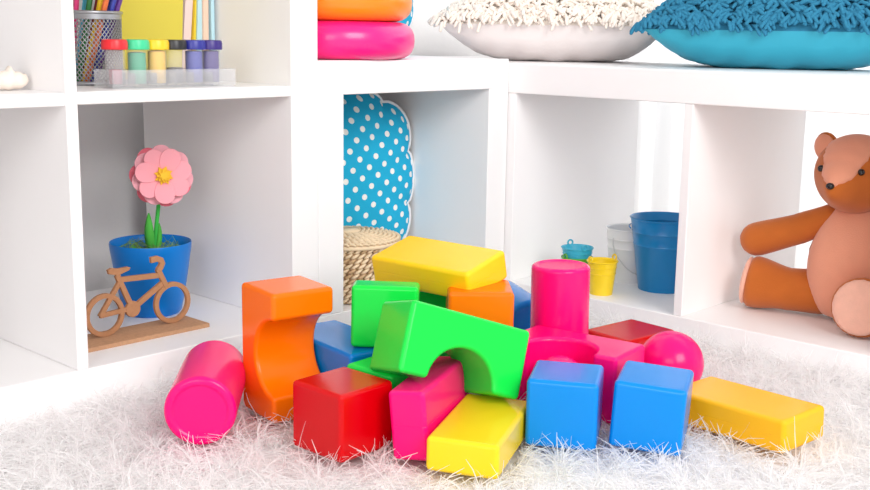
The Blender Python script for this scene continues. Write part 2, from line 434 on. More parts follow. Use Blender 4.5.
for i in range(5): petal(2*PI*i/7+2.2, -.014+.001*(i % 2), .02, 'petalC', 1.12, 1)
mt = Matrix((fx, fy, nrm)).transposed().to_4x4()
for s, z in ((.0145, .006), (.0115, .010), (.0080, .0135)):
    pts = [((s if i % 2 == 0 else s*.62)*math.cos(2*PI*i/16+z*80), (s if i % 2 == 0 else s*.62)*math.sin(2*PI*i/16+z*80)) for i in range(16)]
    o = link('flower_center', poly_me('flower_center', pts, .0035), M['pollen'], t, smooth=None); o.matrix_local = inv @ Matrix.Translation(FC) @ mt @ Matrix.Translation((0, 0, z))
S0 = Vector((-.598, .1975, ZA+.086))
pth = [S0.lerp(FC-nrm*.012, k/6)+Vector((0, 0, 0)) for k in range(7)]
link('stem', tube_me('stem', [tuple(p-t.location) for p in pth], .0030, 10), M['stem'], t)
def blade(name, base_, tip, wid, curl, m):
    b = Vector(base_); e = Vector(tip); ax = e-b; s = (ax.cross(Vector((-.73, -.68, .0)))).normalized(); nn = s.cross(ax).normalized()
    v = []; f = []; n = 10
    for i in range(n+1):
        u = i/n; wv = wid*math.sin(PI*min(1, u*.92+.06))**.8
        c_ = b+ax*u+nn*curl*math.sin(PI*u)
        for q, d in ((-1, .0), (0, .0018), (1, .0)): v.append(tuple(c_+s*wv*q+nn*d*2-t.location))
    for i in range(n):
        for q in range(2): f.append((i*3+q, i*3+q+1, i*3+q+4, i*3+q+3))
    o = link(name, pd(name, v, f), m, t, smooth=180)
    sm = o.modifiers.new('thick', 'SOLIDIFY'); sm.thickness = .0009
blade('leaf', S0+Vector((-.004, -.003, .004)), S0+Vector((-.010, -.008, .070)), .0075, .006, M['leaf'])
blade('leaf', S0+Vector((.004, -.006, .006)), S0+Vector((.009, -.006, .052)), .0050, -.004, M['leaf'])
blade('leaf', S0+Vector((-.016, .004, .0)), S0+Vector((-.029, .012, .021)), .0035, .002, M['leaf'])

# ------------------------------------------------------------------ fibreboard bicycle (flat cut-out standing on a board)
BYK = .104
t = tag(empty('wooden_bicycle', (-.69, BYK, ZA)), 'small brown fibreboard bicycle on its board in front of the pot', 'ornament')
T_ = .0055
def flat(name, polys, m=M['mdf'], dy=0, th=T_):
    vf = []
    for pts in polys:
        me = poly_me('x', pts, th, .0004, 1, 30, -th/2)
        vf.append(([tuple(v.co) for v in me.vertices], [tuple(p.vertices) for p in me.polygons])); bpy.data.meshes.remove(me)
    me = pd(name, *merge(vf)); me.transform(Matrix.Rotation(PI/2, 4, 'X'))
    return link(name, me, m, t, (0, dy, 0), smooth=30)
def bar(a, b, wd):
    a = Vector(a); b = Vector(b); d = (b-a).normalized(); n_ = Vector((-d.y, d.x))*wd/2
    e = d*wd*.2
    return [tuple(a-e-n_), tuple(b+e-n_), tuple(b+e+n_), tuple(a-e+n_)]
X = lambda x, z: (x+.69, z-ZA)
def ring2(cx, cz, ro, ri, n=40):
    c_ = X(cx, cz); v = []; f = []
    me = lathe_me('wheel', [(ri, -T_/2), (ro-.0004, -T_/2), (ro, -T_/2+.0004), (ro, T_/2-.0004), (ro-.0004, T_/2), (ri, T_/2), (ri, -T_/2)], n)
    me.transform(Matrix.Rotation(PI/2, 4, 'X')); return me, (c_[0], 0, c_[1])
ZW = ZA+.006+.0305
for wx in (-.7378, -.628):
    me, l = ring2(wx, ZW, .0305, .0238); link('wheel', me, M['mdf'], t, l, smooth=30)
hub = X(-.744, .087); st = X(-.7158, .139); ck = X(-.6938, .0885); hd = X(-.6476, .1305); hb = X(-.640, .108)
flat('frame', [bar(st, ck, .0075)], dy=-.0003)
flat('top_tube', [bar(X(-.713, .1335), hd, .0075)])
flat('down_tube', [bar(ck, X(-.6435, .118), .0075)], dy=.0003)
flat('seat_stay', [bar(hub, X(-.7125, .130), .0065)], dy=.0002)
flat('chain_stay', [bar(hub, X(-.702, .0895), .0065)], dy=-.0002)
flat('fork', [bar(X(-.6505, .139), X(-.6375, .112), .0075)], dy=-.0005)
flat('crank_disc', [[(ck[0]+.0115*math.cos(2*PI*i/24), ck[1]+.0115*math.sin(2*PI*i/24)) for i in range(24)]], dy=-.0006)
flat('saddle', [[X(-.7315, .1500), X(-.7300, .1440), X(-.7190, .1415), X(-.7190, .135), X(-.7125, .135), X(-.7120, .1415), X(-.6985, .1455), X(-.6960, .1490), X(-.7000, .1505), X(-.7150, .1500), X(-.7260, .1520)]], dy=-.0008)
hbp = [(-.6625, .1545), (-.652, .1555), (-.6455, .1525), (-.6435, .1475), (-.6465, .1420), (-.6505, .1380)]
pts = []
for i, (x_, z_) in enumerate(hbp):
    a = Vector(hbp[max(i-1, 0)]); b = Vector(hbp[min(i+1, len(hbp)-1)]); d = (b-a).normalized(); n_ = Vector((-d.y, d.x))*.0042
    pts.append((X(x_+n_.x, z_+n_.y), X(x_-n_.x, z_-n_.y)))
flat('handlebar', [[p[0] for p in pts]+[p[1] for p in pts[::-1]]], dy=-.0007)
bb = link('base_board', box_me('base_board', .205, .066, .006, .0004, 1), M['mdfedge'], t, (-.003, -.006, 0))

# ------------------------------------------------------------------ sea shell on the left shelf
def shell_me():
    v = []; f = []; n = 48; m_ = 14
    for i in range(n+1):
        u = i/n; x = (u-.5)*.105
        rad = .0130*min(1, (max(.02, u)/.45))**.7*math.sqrt(max(.01, 1-max(0, (u-.72)/.285)**3))*(1+.05*math.sin(u*44))
        for q in range(m_):
            a = 2*PI*q/m_
            sp = 1+.60*max(0, math.sin(u*2*PI*5.0+1.9))**3*max(0, math.cos(a-1.5))**4
            v.append((x, rad*sp*math.cos(a)*1.1, .0132+rad*.95*sp*math.sin(a)*(1 if math.sin(a) > 0 else .9)))
    for i in range(n):
        for q in range(m_): f.append((i*m_+q, i*m_+(q+1) % m_, (i+1)*m_+(q+1) % m_, (i+1)*m_+q))
    f.append(tuple(range(m_))); f.append(tuple(n*m_+q for q in range(m_)))
    return pd('sea_shell', v, f)
tag(link('sea_shell', shell_me(), M['shell'], None, (-.8950, .088, ZS-.0020), (0, 0, R(-4)), 60), 'spiky white sea shell on the upper left shelf', 'shell')

# ------------------------------------------------------------------ pencil cup
cx_, cy_ = -.7065, .1650
t = tag(empty('pencil_cup', (cx_, cy_, ZS)), 'silver wire mesh pencil cup on the upper shelf', 'cup')
CR, CH = .0415, .098
for z, rr_ in ((.003, .0026), (CH, .0024)):
    link('rim', tube_me('rim', [((CR+.0005)*math.cos(2*PI*i/40), (CR+.0005)*math.sin(2*PI*i/40), z) for i in range(40)], rr_, 8, closed=True), M['chrome'], t, smooth=180)
link('rim_band', lathe_me('rim_band', [(CR, CH-.009), (CR+.001, CH-.009), (CR+.001, CH-.001), (CR, CH-.001), (CR, CH-.009)], 40), M['chrome'], t)
link('cup_base', lathe_me('cup_base', [(0, .001), (CR, .001), (CR, .003), (0, .003)], 40), M['chrome'], t)
vf = []
NW = 44
for s in (1, -1):
    for k in range(NW):
        pth = []
        for i in range(9):
            z = .003+(CH-.009)*i/8; a = 2*PI*k/NW+s*i/8*1.75
            pth.append((CR*math.cos(a), CR*math.sin(a), z))
        vf.append(tube_data(pth, .00068, 4))
ms = link('wire_mesh', pd('wire_mesh', *merge(vf)), M['chrome'], t, smooth=180); ms['kind'] = 'stuff'
pens = [((90, 196, 224), -.022, .010, 'light blue'), ((40, 120, 60), -.010, -.012, 'dark green'), ((150, 40, 36), -.002, .002, 'brick red'), ((230, 60, 130), -.028, -.014, 'hot pink'),
        ((250, 206, 30), .006, -.014, 'yellow'), ((34, 60, 150), .012, .006, 'navy blue'), ((60, 74, 180), .022, -.006, 'royal blue'), ((104, 60, 150), .028, .004, 'purple'), ((240, 120, 60), .016, -.024, 'orange')]
for i, (col, ox, oy, nm) in enumerate(pens):
    m = mat('pencil '+nm, col, .35, .5)
    # ox: towards image right on the cup, lean to the right
    bpt = Vector((cx_, cy_, ZS+.004))+Vector((.684, -.73, 0))*(ox*.55-.012)+Vector((.73, .684, 0))*oy*.6
    tpt = Vector((cx_, cy_, ZS+.185))+Vector((.684, -.73, 0))*(ox*1.25+.030)+Vector((.73, .684, 0))*oy*1.0
    d = tpt-bpt
    q = d.to_track_quat('Z', 'Y').to_euler()
    L_ = d.length
    e = tag(empty('pencil', bpt, q), nm+' pencil leaning in the wire mesh cup', 'pencil', 'pencils in the mesh cup')
    link('barrel', lathe_me('barrel', [(0, 0), (.0038, 0), (.0038, L_-.018), (0, L_-.018)], 6), m, e, smooth=20)
    wdn = link('sharpened_wood', lathe_me('sharpened_wood', [(.0038, L_-.018), (.001, L_-.004), (0, L_-.004)], 8), M['wicker'], e)
    link('lead', lathe_me('lead', [(.001, L_-.004), (0, L_)], 6), m, e)

# ------------------------------------------------------------------ paint jars in a clear tray
JY = .060
t = tag(empty('jar_tray', (-.655, JY, ZS)), 'clear plastic tray holding the six paint jars', 'tray')
TX0, TX1 = -.096, .098
tr = M['clear']
bx('tray_floor', TX0, TX1, -.022, .022, 0, .0012, tr, t, 0)
for ya, yb in ((-.0232, -.022), (.022, .0232)): bx('tray_wall', TX0, TX1, ya, yb, 0, .024, tr, t, 0)
for xa in (TX0, TX1-.0012): bx('tray_end', xa, xa+.0012, -.022, .022, .0012, .024, tr, t, 0)
jars = [(-.7330, (236, 40, 50), (176, 30, 80), .018, 'red', .62), (-.7005, (64, 208, 150), (30, 176, 134), .040, 'mint green', 1), (-.6700, (252, 206, 40), (246, 200, 40), .042, 'yellow', 1),
        (-.6420, (38, 38, 42), (60, 58, 66), .020, 'black', .8), (-.6105, (48, 52, 150), (36, 56, 176), .042, 'navy blue', 1), (-.5830, (58, 40, 128), (62, 36, 140), .042, 'dark purple', 1)]
for i, (xj, lid, pc, ph, nm, fillr) in enumerate(jars):
    e = tag(empty('paint_jar', (xj, JY, ZS+.0014)), 'small paint jar with %s lid in the clear tray' % nm, 'jar', 'paint jars in the tray')
    body = [(0, 0), (.0130, 0), (.0134, .002), (.0134, .048), (.0120, .048), (.0120, .0035), (0, .0035)]
    link('jar_body', lathe_me('jar_body', body, 28), M['jarbody'], e)
    pr = .0116 if fillr == 1 else .0114*fillr*1.2
    link('paint', lathe_me('paint', [(0, .0042), (pr, .0042), (pr, .0042+ph), (pr*.6, .0045+ph*1.02), (0, .0045+ph)], 24), mat('paint '+nm, pc, .5), e)
    link('lid', lathe_me('lid', [(0, .0485), (.0160, .0485), (.0170, .0495), (.0170, .0575), (.0158, .0610), (.0132, .0618), (0, .0618)], 32), mat('lid '+nm, lid, .35, .5), e, smooth=40)
    if i < 5: bx('tray_divider', xj+.0155-(-.655)-.0004, xj+.0155-(-.655)+.0004, -.022, .022, .0012, .020, tr, t, 0)

# ------------------------------------------------------------------ notebooks standing behind
e = tag(empty('folder', (-.6000, .1830, ZS+.001), (R(-3), R(5), R(0))), 'yellow folder standing behind the paint jars', 'folder')
fm = mat('folder cover', (222, 206, 84), .7, .2); pg = mat('paper', (244, 240, 234), .9, .1)
bx('front_cover', -.060, .0495, -.0035, -.0025, 0, .22, fm, e, 0)
bx('back_cover', -.060, .0495, .0025, .0035, 0, .22, fm, e, 0)
bx('paper_sheets', -.058, .0465, -.0022, .0022, .001, .216, pg, e, 0)
for col, x_, y_, th, lean, lab in (((240, 216, 212), -.5380, .1900, .0135, 5.5, 'pale pink notebook beside the yellow folder'),
        ((240, 208, 66), -.5255, .1860, .0050, 4.4, 'thin yellow booklet between pink and blue notebooks'),
        ((190, 226, 234), -.5175, .1830, .0090, 2.8, 'pale blue notebook next to the thin yellow booklet'),
        ((246, 208, 186), -.5060, .1800, .0095, 1.0, 'peach notebook between two pale blue ones'),
        ((188, 226, 238), -.4945, .1770, .0060, .3, 'thin pale blue notebook against the shelf side')):
    m = mat('cover '+lab[:12], col, .7, .2); hh = .22; h_ = th/2
    e = tag(empty('notebook', (x_, y_, ZS+.0006), (0, R(lean), R(2))), lab, 'notebook', 'notebooks standing behind the paint jars')
    bx('cover', -h_, -h_+.0008, 0, .150, 0, hh, m, e, 0); bx('cover', h_-.0008, h_, 0, .150, 0, hh, m, e, 0)
    bx('spine', -h_, h_, -.0008, 0, 0, hh, m, e, 0)
    bx('paper_sheets', -h_+.0009, h_-.0009, .0002, .148, .001, hh-.002, pg, e, 0)

# ------------------------------------------------------------------ stacking rings on the cube
def ring_me(rout, h_):
    a_ = h_/2*1.05; pr = []
    n = 22
    for i in range(n+1):
        a = 2*PI*i/n
        c_, s_ = math.cos(a), math.sin(a)
        pr.append((rout-a_+a_*math.copysign(abs(c_)**.85, c_), h_/2+h_/2*math.copysign(abs(s_)**.85, s_)))
    return lathe_me('stacking_ring', pr, 72)
RCX, RCY = XR+.126, .098
o = tag(link('stacking_ring', ring_me(.1225, .0580), M['ropink'], None, (RCX, RCY, W1+.0002), smooth=60), 'fat hot pink toy ring on top of the shelf cube', 'ring')
o = tag(link('stacking_ring', ring_me(.1180, .0600), M['roran'], None, (RCX, RCY, W1+.0584), smooth=60), 'fat orange toy ring stacked on the pink ring', 'ring')

# ------------------------------------------------------------------ polka dot cushions
def scallop_cushion(label, loc, rot, Wd, Hh, th, lobes, group):
    e = tag(empty('polka_dot_cushion', loc, rot), label, 'cushion', group)
    n = 120; rings = 9; out = []
    for i in range(n):
        a = 2*PI*i/n
        sup = (abs(math.cos(a))**3.2+abs(math.sin(a))**3.2)**(-1/3.2)
        sc = .93+.07*abs(math.cos(a*lobes/2))**.55
        out.append((Wd/2*sup*math.cos(a)*sc, Hh/2+Hh/2*sup*math.sin(a)*sc))
    for side, nm, m in ((-1, 'front_cover', M['polka']), (1, 'back_cover', M['trim'])):
        v = [(0, Hh/2, -side*th/2)]; f = []
        for r_ in range(1, rings+1):
            q = r_/rings
            for i, (x_, y_) in enumerate(out):
                a = 2*PI*i/n
                puff = (1-q**2.6)**.6*(1-.10*(q**2)*abs(math.sin(a*lobes/2)))
                v.append((x_*q, Hh/2+(y_-Hh/2)*q, -side*th/2*puff))
        for i in range(n):
            f.append((0, 1+i, 1+(i+1) % n))
            for r_ in range(rings-1): f.append((1+r_*n+i, 1+(r_+1)*n+i, 1+(r_+1)*n+(i+1) % n, 1+r_*n+(i+1) % n))
        link(nm, pd(nm, v, f), m, e, smooth=180)
    v, f = tube_data([(x_*1.006, Hh/2+(y_-Hh/2)*1.006, -.003) for x_, y_ in out], .0042, 7, closed=True)
    link('piping', pd('piping', v, f), M['trim'], e, smooth=180)
    return e
# local xy plane is the cushion face; stand it up: x -> world x, y -> z, front (+z local) -> -y
scallop_cushion('turquoise polka dot cushion with white piping standing inside the shelf cube', (-.2180, .2150, ZA+.006), (R(89), 0, R(-14)), .335, .322, .12, 10, 'polka dot cushions')
scallop_cushion('polka dot cushion behind the toy rings on the shelf cube', (-.1350, .268, W1+.006), (R(84), 0, R(-2)), .36, .33, .07, 10, 'polka dot cushions')

# ------------------------------------------------------------------ wicker basket with lid
bxx, byy = -.300, .084
t = tag(empty('wicker_basket', (bxx, byy, ZA)), 'round lidded wicker basket inside the shelf cube', 'basket')
BR, BH = .080, .088
link('basket_core', lathe_me('basket_core', [(0, .001), (BR*.93, .001), (BR*.97, BH*.5), (BR*.95, BH), (BR*.9, BH), (BR*.9, .004), (0, .004)], 40), M['wickerd'], t)
vf = []; vd = []
rows = 11
for r_ in range(rows):
    zc = .005+BH*(r_+.2)/rows
    rad = BR*(.955+.045*math.sin(PI*(r_+.5)/rows))
    n = 46
    for k in range(n):
        a0 = 2*PI*(k+.5*(r_ % 2))/n; a1 = a0+2*PI/n*1.15
        pth = []
        for j in range(4):
            u = j/3; a = a0+(a1-a0)*u
            rr_ = rad+.0028*math.sin(PI*u)
            pth.append((rr_*math.cos(a), rr_*math.sin(a), zc+(u-.5)*BH/rows*.95))
        (vf if rnd.random() < .8 else vd).append(tube_data(pth, [.0018, .0027, .0027, .0018], 5))
for nm, q, m in (('weave', vf, 'wicker'), ('dark_weave', vd, 'wickerd')):
    o = link(nm, pd(nm, *merge(q)), M[m], t, smooth=180); o['kind'] = 'stuff'
ld = link('lid', lathe_me('lid', [(0, BH), (BR*1.03, BH), (BR*1.04, BH+.004), (BR*1.01, BH+.0105), (BR*.5, BH+.0150), (0, BH+.0165), (0, BH+.006)], 44), M['wickerd'], t)
vf = []
for k in range(11):
    rad = BR*(1.03-.092*k); z = BH+.0095+.0068*(1-(rad/BR)**2)
    n = max(8, int(rad*2*PI/.0105))
    for j in range(n):
        a0 = 2*PI*(j+.3*k)/n; a1 = a0+2*PI/n*1.1
        vf.append(tube_data([((rad+d)*math.cos(a0+(a1-a0)*u), (rad+d)*math.sin(a0+(a1-a0)*u), z+h_) for u, d, h_ in ((0, -.003, -.001), (.4, 0, .0014), (.7, .001, .0014), (1, .0035, -.001))], [.0016, .0025, .0025, .0016], 5))
o = link('lid_weave', pd('lid_weave', *merge(vf)), M['wicker'], ld, smooth=180); o['kind'] = 'stuff'
link('lid_edge', tube_me('lid_edge', [(BR*1.03*math.cos(2*PI*i/48), BR*1.03*math.sin(2*PI*i/48), BH+.004) for i in range(48)], .004, 6, closed=True), M['wicker'], ld, smooth=180)
link('knob', lathe_me('knob', [(0, BH+.012), (.017, BH+.0125), (.0185, BH+.018), (.0165, BH+.0215), (0, BH+.0225)], 24), M['wicker'], ld, smooth=180)

# ------------------------------------------------------------------ little buckets
ZBF = BZ+TO
def bucket(name, label, x_, y_, z_, rt, rb, h_, m, ears=None, handle=None, group='small metal buckets in the low shelf', hm=None, rot=(0, 0, 0)):
    e = tag(empty(name, (x_, y_, z_), rot), label, 'bucket', group)
    th = .0012
    q = lambda u: rb+(rt-rb)*u
    prof = [(0, .002), (rb-.002, .002), (rb-.0012, 0), (rb, 0), (rb+.0006, .003), (q(.62), h_*.62), (q(.64)+.0009, h_*.635), (q(.65), h_*.65), (q(.80), h_*.80), (q(.81)+.0008, h_*.81), (q(.82), h_*.82), (rt, h_-.002), (rt+.0016, h_-.0012), (rt+.0018, h_), (rt+.0008, h_+.0008), (rt-th, h_-.001), (rb-th, .004), (0, .004)]
    link('bucket_body', lathe_me('bucket_body', prof, 40), m, e, smooth=40)
    if ears:
        er = ears
        for a in (handle[0], handle[0]+PI):
            c_ = Vector((math.cos(a), math.sin(a), 0)); s_ = Vector((-math.sin(a), math.cos(a), 0))
            pth = [tuple(c_*(rt+.001)+Vector((0, 0, h_+er*.7))+er*(math.cos(2*PI*i/16)*s_+math.sin(2*PI*i/16)*Vector((0, 0, 1)))) for i in range(16)]
            link('ear', tube_me('ear', pth, er*.34, 6, closed=True), m, e, smooth=180)
    if handle:
        a, drop, side = handle
        c_ = Vector((math.cos(a), math.sin(a), 0)); s_ = Vector((-math.sin(a), math.cos(a), 0))*side
        pth = []
        for i in range(17):
            b = PI*i/16; out = math.sin(b)
            zz = h_*.86-drop*out
            k = (rb+(rt-rb)*max(0, zz)/h_)+.0035
            xx = math.cos(b)*(rt+.003)
            yy = math.sqrt(max(0, (k*1.04)**2-min(abs(xx), k)**2)) if drop > 0 else out*rt*.9
            pth.append(tuple(c_*xx+s_*max(yy, out*.006)+Vector((0, 0, zz))))
        link('handle', tube_me('handle', pth, .0011, 6), hm or m, e, smooth=180)
    return e
vdir = math.atan2(-.684, -.729)          # towards the viewer
bucket('toy_bucket', 'tiny yellow metal bucket beside the white one', .042, -.184, ZBF, .0255, .0190, .058, M['yellowm'], .0048, (vdir+PI/2+.55, .0, 1), hm=M['yellowm'])
g = bucket('toy_bucket', 'tiny green metal bucket with a turquoise one nested inside', .062, -.116, ZBF, .0265, .0190, .052, M['greenm'], .0042, (vdir-.95, .0, 1))
bucket('toy_bucket', 'tiny turquoise metal bucket stacked inside the green bucket', .062, -.116, ZBF+.0150, .0270, .0190, .054, M['teal'], .0048, (vdir+.35, .0, 1))
bucket('metal_bucket', 'white metal bucket with hanging handle beside the big blue one', .171, -.1515, ZBF, .0410, .0335, .0960, M['whitem'], None, (vdir+PI/2+.45, .066, -1), hm=M['wire'])
bucket('metal_bucket', 'large blue metal bucket partly behind the shelf upright', .153, -.235, ZBF, .0595, .0410, .1270, M['bluem'], None, (vdir-PI/2+.2, -.004, -1), hm=M['bluem'])

# ------------------------------------------------------------------ shaggy cushions on the low shelf
def pillow_pt(u, v, Wd, Dp, h_):
    k = (max(0, 1-abs(u)**3))**.55*(max(0, 1-abs(v)**3))**.55
    pin = 1-.10*(1-abs(u)**2)*(abs(v)**3)
    pin2 = 1-.10*(1-abs(v)**2)*(abs(u)**3)
    return Vector((u*Wd/2*pin2, v*Dp/2*pin, h_*k))
def shag_cushion(label, loc, rot, Wd, Dp, hb_, ht_, mb, mn, seed, count, nr, nl):
    e = tag(empty('shaggy_cushion', loc, rot), label, 'cushion', 'shaggy cushions on the low shelf')
    N_ = 40
    rs = random.Random(seed)
    for sgn, nm, hh in ((-1, 'back_cover', hb_), (1, 'front_cover', ht_)):
        v = []; f = []
        for i in range(N_+1):
            for j in range(N_+1):
                u, w_ = -1+2*i/N_, -1+2*j/N_
                p = pillow_pt(u, w_, Wd, Dp, hh)
                wr = .0022*math.sin(u*17+3*w_)*math.sin(w_*9+u*4)*(1-abs(u*w_))+.0030*math.sin(w_*3+u*26)*abs(w_)**3*(1-abs(w_)**8)
                z = p.z*sgn
                if sgn < 0:
                    z = max(z+(wr if abs(u) < .97 and abs(w_) < .97 else 0), -hb_*.93)
                v.append((p.x, p.y, hb_*.93+z))
        for i in range(N_):
            for j in range(N_): f.append((i*(N_+1)+j, (i+1)*(N_+1)+j, (i+1)*(N_+1)+j+1, i*(N_+1)+j+1))
        link(nm, pd(nm, v, f), mb if sgn < 0 else mn, e, smooth=180)
    V = []; F = []
    for k in range(count):
        if k < count*.2:      # dense edge rows
            s_ = rs.uniform(-1, 1); ed = rs.choice((0, 1, 2, 3)); d = rs.uniform(.93, .995)
            u, w_ = [(s_, d), (s_, -d), (d, s_), (-d, s_)][ed]
        else: u, w_ = rs.uniform(-.985, .985), rs.uniform(-.985, .985)
        p = pillow_pt(u, w_, Wd, Dp, ht_); p1 = pillow_pt(u+.01, w_, Wd, Dp, ht_); p2 = pillow_pt(u, w_+.01, Wd, Dp, ht_)
        n_ = (p1-p).cross(p2-p)
        n_ = n_.normalized() if n_.length > 1e-12 else Vector((0, 0, 1))
        if n_.z < 0: n_ = -n_
        outw = Vector((p.x, p.y, 0))
        side = max(abs(u), abs(w_))**6
        tg = Vector((rs.gauss(0, 1), rs.gauss(0, 1), 0))
        tg = (tg-n_*tg.dot(n_)).normalized()
        d = (n_*rs.uniform(.5, 1.0)+tg*rs.uniform(.3, 1.0)).normalized()
        L_ = nl*rs.uniform(.75, 1.25)
        dn = Vector((0, 0, -1))*(.25+1.4*side); L_ *= 1+.45*side
        a = p+Vector((0, 0, hb_*.93)); b = a+d*L_*.5; c_ = b+(d*.55+tg*.35+dn*.7).normalized()*L_*.5
        if c_.z < .02: c_.z = .02
        mdp = b+(c_-b)*.55
        v, f = tube_data([a, b, mdp, c_, c_+(c_-mdp).normalized()*nr*.6], [nr*.9, nr, nr, nr*.92, nr*.4], 6)
        o = len(V); V += v; F += [tuple(i+o for i in q) for q in f]
    o = link('fringe', pd('fringe', V, F), mn, e, smooth=180); o['kind'] = 'stuff'
    return e
ZBT = BZ+W1
shag_cushion('cream white shaggy cushion lying on the low shelf near the corner', (.262, .098, ZBT+.0005), (0, 0, R(-56)), .42, .33, .072, .066, M['cwhite'], M['nwhite'], 3, 4600, .0032, .0195)
shag_cushion('teal blue shaggy cushion lying on the low shelf above the bear', (.300, -.352, ZBT+.0005), (0, 0, R(-64)), .43, .33, .066, .075, M['cblue'], M['nblue'], 5, 5200, .0033, .0180)

# ------------------------------------------------------------------ teddy bear
BO = Vector((.180, -.555, ZBF))
t = tag(empty('teddy_bear', BO), 'brown and peach teddy bear sitting in the low shelf', 'teddy bear')
def ell(name, c_, rads, m, parent=t, rot=(0, 0, 0), sub=4, defo=None, smooth=180):
    me = sphere_me(name, *rads, sub=sub)
    if defo:
        for v in me.vertices: v.co = defo(v.co)
    return link(name, me, m, parent, Vector(c_)-BO if parent is t else Vector(c_)-BO-parent.location, rot, smooth)
def torso_def(c_):
    z = c_.z/.102
    k = 1+.10*(-z)-.20*max(0, z)**2
    return Vector((c_.x*k*(1.08 if c_.x < 0 else .95), c_.y*k, c_.z if c_.z > -.085 else -.085-(c_.z+.085)*-.35))
tors = ell('torso', (.182, -.557, ZBF+.093), (.060, .066, .102), M['peach'], defo=torso_def)
# brown back of the body
bmk = bmesh.new(); bmk.from_mesh(tors.data)
bmesh.ops.delete(bmk, geom=[f for f in bmk.faces if f.calc_center_median().x < .012 and not (f.calc_center_median().y > .052 and f.calc_center_median().x > -.01)], context='FACES')
for v in bmk.verts: v.co = v.co*1.025
mb_ = bpy.data.meshes.new('back_panel'); bmk.to_mesh(mb_); bmk.free()
link('back_panel', mb_, M['brown'], t, tors.location, smooth=180)
def limb(name, path, radii, m, sole=None):
    pts = [Vector(p) for p in path]
    # resample with smooth radii and rounded ends
    P2 = []; R2 = []
    n = 22
    tot = len(pts)-1
    for i in range(n+1):
        u = i/n*tot; k = min(int(u), tot-1); f_ = u-k; f_ = f_*f_*(3-2*f_) if tot > 1 else f_
        P2.append(pts[k].lerp(pts[k+1], u-k)); R2.append(radii[k]*(1-f_)+radii[k+1]*f_)
    d0 = (P2[0]-P2[1]).normalized(); d1 = (P2[-1]-P2[-2]).normalized()
    h0 = [(P2[0]+d0*R2[0]*math.sin(a), R2[0]*math.cos(a)) for a in (1.35, 1.0, .6, .3)]
    e_ = .32 if sole else 1
    h1 = [(P2[-1]+d1*R2[-1]*math.sin(a)*e_, R2[-1]*math.cos(a)**(.6 if sole else 1)) for a in (.3, .6, 1.0, 1.35, 1.5)]
    PP = [p for p, _ in h0]+P2+[p for p, _ in h1]; RR = [r_ for _, r_ in h0]+R2+[r_ for _, r_ in h1]
    v, f = tube_data([tuple(p-BO) for p in PP], RR, 24)
    o = link(name, pd(name, v, f), m, t, smooth=180)
    if sole:
        me = sphere_me('sole', 1, 1, 1, 3)
        rs_ = R2[-1]*.90
        q = d1.to_track_quat('Z', 'Y').to_matrix().to_4x4()
        for v_ in me.vertices: v_.co = Vector((v_.co.x*rs_, v_.co.y*rs_*1.03, v_.co.z*.0085))
        s_ = link('sole', me, M['solep'], o, smooth=180)
        s_.matrix_local = Matrix.Translation(P2[-1]+d1*R2[-1]*.27-BO) @ q
    return o
limb('arm', [(.178, -.520, .203), (.168, -.473, .179), (.156, -.408, .155)], [.021, .0245, .0275], M['brown'])
limb('arm', [(.185, -.598, .203), (.160, -.650, .175), (.110, -.668, .140)], [.021, .0245, .0275], M['brown'])
limb('leg', [(.178, -.515, ZBF+.038), (.160, -.466, ZBF+.0375), (.143, -.414, ZBF+.0440)], [.036, .0345, .0425], M['brown'], True)
limb('leg', [(.165, -.600, ZBF+.038), (.128, -.609, ZBF+.0385), (.092, -.6155, ZBF+.0450)], [.036, .0370, .0450], M['brown'], True)
# head with a soft muzzle, looking towards -x
def head_def(c_):
    d = c_.normalized()
    f_ = max(0, d.dot(Vector((-.97, 0, -.24)).normalized()))
    b = math.exp(-((1-f_)/.16)**1.0)*.030
    q = c_+Vector((-b, 0, -b*.22))
    if d.x < 0: q.y *= 1-.25*f_**3
    return q
HC = Vector((.165, -.559, .2755))
hd_ = ell('head', HC, (.060, .062, .060), M['brown'], defo=head_def, sub=5)
bmk = bmesh.new(); bmk.from_mesh(hd_.data)
def in_panel(c_):
    if c_.x > .020: return False
    wv = .021+.019*max(0, min(1, (c_.z+.012)/.05))
    low = -.012-.10*max(0, (-c_.x-.05))
    return abs(c_.y) < wv and c_.z > low+abs(c_.y)*.42 and (c_.z > -.016)
bmesh.ops.delete(bmk, geom=[f for f in bmk.faces if not in_panel(f.calc_center_median())], context='FACES')
for _ in range(3): bmesh.ops.smooth_vert(bmk, verts=[v for v in bmk.verts if v.is_boundary], factor=.5, use_axis_x=True, use_axis_y=True, use_axis_z=True)
bmk.normal_update()
for v in bmk.verts:
    wr = .0009*math.sin(v.co.x*260+v.co.z*60)*math.exp(-((v.co.x+.06)/.02)**2)
    v.co += v.normal*((.0020+wr) if not v.is_boundary else -.0006)
me = bpy.data.meshes.new('face_panel'); bmk.to_mesh(me); bmk.free()
link('face_panel', me, M['peach'], hd_, smooth=180)
def on_head(dy, dz, ex=0):
    # point on the head surface at given lateral / vertical offset, front side
    best = min((v.co for v in hd_.data.vertices if v.co.x < .0), key=lambda c_: (c_.y-dy)**2+(c_.z-dz)**2)
    return best.copy()+Vector((-ex, 0, 0))
for dy in (.031, -.031):
    q = on_head(dy, .010); o = link('eye', sphere_me('eye', .0052, .0052, .0052, 3), M['black'], hd_, q+q.normalized()*.0015, smooth=180)
q = min((v.co for v in hd_.data.vertices), key=lambda c_: c_.x+abs(c_.y)*.5)
link('nose', sphere_me('nose', .0058, .0062, .0052, 3), M['black'], hd_, Vector(q)+Vector((-.001, 0, .004)), smooth=180)
